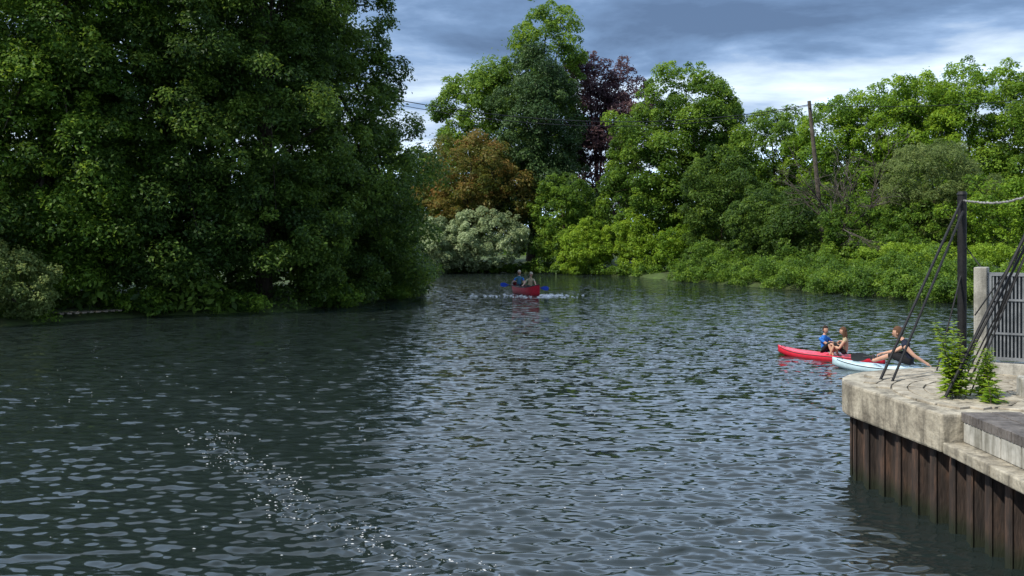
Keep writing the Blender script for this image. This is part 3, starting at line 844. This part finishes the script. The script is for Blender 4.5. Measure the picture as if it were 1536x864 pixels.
    A = np.array([P[a] for a, b in E]); B = np.array([P[b] for a, b in E]); AB = B - A; LL = (AB**2).sum(1)
    rm = np.array([(R[a][0] + R[b][0])/2 for a, b in E])
    for pl in bm_.polygons:
        c = np.array(pl.center); t = np.clip(((c - A)*AB).sum(1)/LL, 0, 1)
        dd_ = np.linalg.norm(A + AB*t[:, None] - c, axis=1)/rm
        pl.material_index = lm[lab[int(dd_.argmin())]]; pl.use_smooth = True
    link(bpy.data.objects.new('body', bm_), e)
    hc = T(0.04, 0, 0.75) + Vector((0.01, 0, 0))
    he = bpy.data.objects.new('head', None); he.location = hc
    he.rotation_euler = (0, lean*0.35 + head_pitch, head_yaw); link(he, e)
    bm = bmesh.new(); bmesh.ops.create_uvsphere(bm, u_segments=28, v_segments=20, radius=1)
    for q in bm.verts:
        x, y, z = q.co
        fx = x*0.098; fy = y*0.074; fz = z*0.118
        if z < 0: fy *= 1 + 0.30*z; fx *= 1 + (0.12*z if x > 0 else 0.35*z)
        if x > 0.75 and abs(y) < 0.22 and -0.35 < z < 0.12: fx += 0.020*(1 - abs(y)/0.22)*(1 - abs(z + 0.2)/0.35 if z < -0.2 else (0.12 - z)/0.32)
        if x > 0.6 and 0.0 < z < 0.2 and 0.2 < abs(y) < 0.6: fx -= 0.006
        q.co = (fx, fy, fz)
    mh = bpy.data.meshes.new('face'); bm.to_mesh(mh); bm.free(); mh.materials.append(M_skin)
    for pl in mh.polygons: pl.use_smooth = True
    link(bpy.data.objects.new('face', mh), he)
    def ellip(nm, c, s, mat, cut=None):
        b2 = bmesh.new(); bmesh.ops.create_uvsphere(b2, u_segments=24, v_segments=16, radius=1)
        if cut: bmesh.ops.delete(b2, geom=[f for f in b2.faces if cut(f.calc_center_median())], context='FACES')
        for q in b2.verts:
            j = 1 + (0.05*math.sin(q.co.x*17 + q.co.z*9)*math.sin(q.co.y*19) if 'hair' in nm else 0)
            q.co = (c[0] + q.co.x*s[0]*j, c[1] + q.co.y*s[1]*j, c[2] + q.co.z*s[2]*j)
        m_ = bpy.data.meshes.new(nm); b2.to_mesh(m_); b2.free(); m_.materials.append(mat)
        for pl in m_.polygons: pl.use_smooth = True
        link(bpy.data.objects.new(nm, m_), he)
    for sg in (-1, 1):
        ellip('eye', (0.086, sg*0.030, 0.008), (0.008, 0.013, 0.008), M_eye)
        ellip('ear', (-0.005, sg*0.076, -0.005), (0.02, 0.010, 0.032), M_skin)
    ellip('mouth', (0.089, 0, -0.062), (0.008, 0.024, 0.007), M_lip)
    ellip('hair', (-0.008, 0, 0.012), (0.106, 0.086, 0.125), hair, cut=lambda c: (c.x > 0.25 and c.z < 0.42) or c.z < -0.55)
    if hairstyle == 'long':
        ellip('hair_length', (-0.075, 0, -0.12), (0.05, 0.085, 0.18), hair)
        for sg in (-1, 1): ellip('hair_side', (-0.02, sg*0.075, -0.08), (0.045, 0.022, 0.13), hair)
    if cap:
        ellip('cap', (-0.004, 0, 0.035), (0.112, 0.092, 0.115), cap, cut=lambda c: c.z < 0.15)
        ellip('cap_brim', (0.12, 0, 0.052), (0.06, 0.07, 0.008), cap)
    return e

navy = cloth('navy_vest', (0.012, 0.016, 0.032)); bluec = cloth('blue_shirt', (0.03, 0.16, 0.52)); blk = cloth('black_cloth', (0.012, 0.012, 0.014))
grn = cloth('olive_shirt', (0.30, 0.32, 0.20)); wht = cloth('straw_cap', (0.42, 0.36, 0.28)); tealc = cloth('teal_vest', (0.06, 0.18, 0.26))
brown = cloth('brown_hair', (0.10, 0.05, 0.028)); dbrown = cloth('dark_hair', (0.03, 0.017, 0.012)); tan = cloth('tan_vest', (0.42, 0.33, 0.20))

KA = math.atan2(29.0 - 26.75, 7.72 - 9.98)
p1 = Vector((8.72, 28.0, 0.12))
person('child', p1, KA + math.pi - 0.25, 0.92, 0.05, (p1 + Vector((0.38, -0.16, 0.36)), p1 + Vector((0.26, -0.30, 0.30))), bluec, blk, dbrown, sleeves='short', legs='bent', head_yaw=-0.3)
p2 = Vector((9.20, 27.50, 0.12))
person('child', p2, KA + 0.25, 0.92, 0.08, (p2 + Vector((-0.34, 0.10, 0.30)), p2 + Vector((-0.26, 0.32, 0.34))), blk, blk, brown, hairstyle='long', sleeves='none', legs='bent', vest=tan, head_yaw=0.3)
MA = math.atan2(26.15 - 23.95, 8.38 - 11.4)
pm = Vector((10.02, 24.95, 0.16))
person('man', pm, MA, 1.24, 0.42, (Vector((10.22, 24.62, 0.28)), Vector((9.38, 25.45, 0.42))), navy, blk, brown, sleeves='none', legs='out', vest=navy, head_yaw=0.15, head_pitch=-0.1)
paddle('kayak_paddle', (8.75, 25.82, 0.30), (10.1, 25.35, 0.42), bl=M_rub)
cd = Vector((0.342, -0.940, 0))
f1 = Vector((0.78, 57.6, 0.36)) + cd*0.75
r1 = Vector((0.78, 57.6, 0.36)) - cd*1.05
pa, pb = Vector((-0.65, 56.4, 0.62)), Vector((2.05, 56.1, 0.40))
person('canoeist', f1, CA, 1.08, 0.12, (pa.lerp(pb, 0.76), pa.lerp(pb, 0.45)), grn, blk, dbrown, sleeves='short', legs='seat', vest=tan, cap=wht)
person('canoeist', r1, CA - 0.2, 1.12, 0.05, (r1 + Vector((0.25, -0.38, 0.30)), r1 + Vector((-0.28, -0.35, 0.34))), bluec, blk, dbrown, sleeves='short', legs='seat', vest=tealc, cap=wht)
paddle('canoe_paddle', pa, pb)

# ------------------------------------------------------------------ sky and sun
SUN_AZ = Vector((-0.86, -0.50, 0)).normalized(); EL = math.radians(48)
sv = Vector((SUN_AZ.x*math.cos(EL), SUN_AZ.y*math.cos(EL), math.sin(EL)))
sl = bpy.data.lights.new('sun', 'SUN'); sl.energy = 5.0; sl.angle = math.radians(0.6); sl.color = (1.0, 0.95, 0.84)
so = bpy.data.objects.new('sun', sl); so.rotation_euler = sv.to_track_quat('Z', 'Y').to_euler(); so.location = (-30, 0, 40); COL.objects.link(so)

w = bpy.data.worlds.new('World'); scene.world = w; w.use_nodes = True
nt = w.node_tree; N = nt.nodes; L = nt.links
bg = N['Background']; bg.inputs['Strength'].default_value = 0.11
sky = N.new('ShaderNodeTexSky'); sky.sky_type = 'NISHITA'; sky.sun_disc = False
sky.sun_elevation = EL; sky.sun_rotation = math.atan2(sv.x, sv.y)
tc = N.new('ShaderNodeTexCoord'); sp = N.new('ShaderNodeSeparateXYZ'); L.new(tc.outputs['Generated'], sp.inputs[0])
def math_(op, a, b=None, clamp=False):
    n = N.new('ShaderNodeMath'); n.operation = op; n.use_clamp = clamp
    for i, x in enumerate((a, b)):
        if x is None: continue
        if isinstance(x, (int, float)): n.inputs[i].default_value = x
        else: L.new(x, n.inputs[i])
    return n.outputs[0]
zc = math_('MAXIMUM', sp.outputs['Z'], 0.0)
den = math_('ADD', zc, 0.10)
cx_ = math_('DIVIDE', sp.outputs['X'], den); cy_ = math_('DIVIDE', sp.outputs['Y'], den)
cb = N.new('ShaderNodeCombineXYZ'); L.new(cx_, cb.inputs[0]); L.new(cy_, cb.inputs[1])
mpg = N.new('ShaderNodeMapping'); mpg.inputs['Scale'].default_value = (0.75, 0.8, 1); mpg.inputs['Location'].default_value = (3.3, 1.2, 0)
L.new(cb.outputs[0], mpg.inputs['Vector'])
nz = N.new('ShaderNodeTexNoise'); nz.inputs['Scale'].default_value = 1.25; nz.inputs['Detail'].default_value = 10; nz.inputs['Roughness'].default_value = 0.56; nz.inputs['Distortion'].default_value = 0.2
L.new(mpg.outputs[0], nz.inputs['Vector'])
ramp = N.new('ShaderNodeValToRGB'); cr = ramp.color_ramp
cr.elements[0].position = 0.34; cr.elements[0].color = (1.15, 1.9, 3.4, 1)
cr.elements[1].position = 0.96; cr.elements[1].color = (12.0, 16.0, 22.0, 1)
for p, c in ((0.46, (1.85, 3.0, 5.1)), (0.55, (3.1, 4.6, 7.2)), (0.66, (5.8, 7.2, 9.2)), (0.80, (8.6, 10.2, 12.4))):
    el_ = cr.elements.new(p); el_.color = (*c, 1)
hz = math_('MULTIPLY', math_('SUBTRACT', 0.19, zc, True), 2.8)
fwd = math_('MAXIMUM', math_('MINIMUM', math_('ADD', math_('MULTIPLY', sp.outputs['Y'], 1.0), 0.35), 1.0), 0.15)
oh = math_('MULTIPLY', math_('SUBTRACT', zc, 0.235, True), 4.5)
oh = math_('MULTIPLY', math_('MINIMUM', oh, 0.50), fwd)
con = math_('ADD', math_('MULTIPLY', math_('SUBTRACT', nz.outputs['Fac'], 0.5), 1.45), 0.48)
fac = math_('ADD', math_('ADD', con, hz), oh)
L.new(fac, ramp.inputs['Fac'])
mx = N.new('ShaderNodeMix'); mx.data_type = 'RGBA'; mx.inputs['Factor'].default_value = 0.9
L.new(sky.outputs['Color'], mx.inputs['A']); L.new(ramp.outputs['Color'], mx.inputs['B'])
L.new(mx.outputs['Result'], bg.inputs['Color'])

# ------------------------------------------------------------------ camera
cam = bpy.data.cameras.new('camera'); cam.sensor_width = 36; cam.lens = 35.16; cam.shift_y = -82/1536
cam.clip_end = 5000
co = bpy.data.objects.new('camera', cam); co.location = (0, 0, 3.5); co.rotation_euler = (math.radians(90), 0, 0)
COL.objects.link(co); scene.camera = co
scene.view_settings.view_transform = 'Standard'; scene.view_settings.look = 'None'; scene.view_settings.exposure = 0
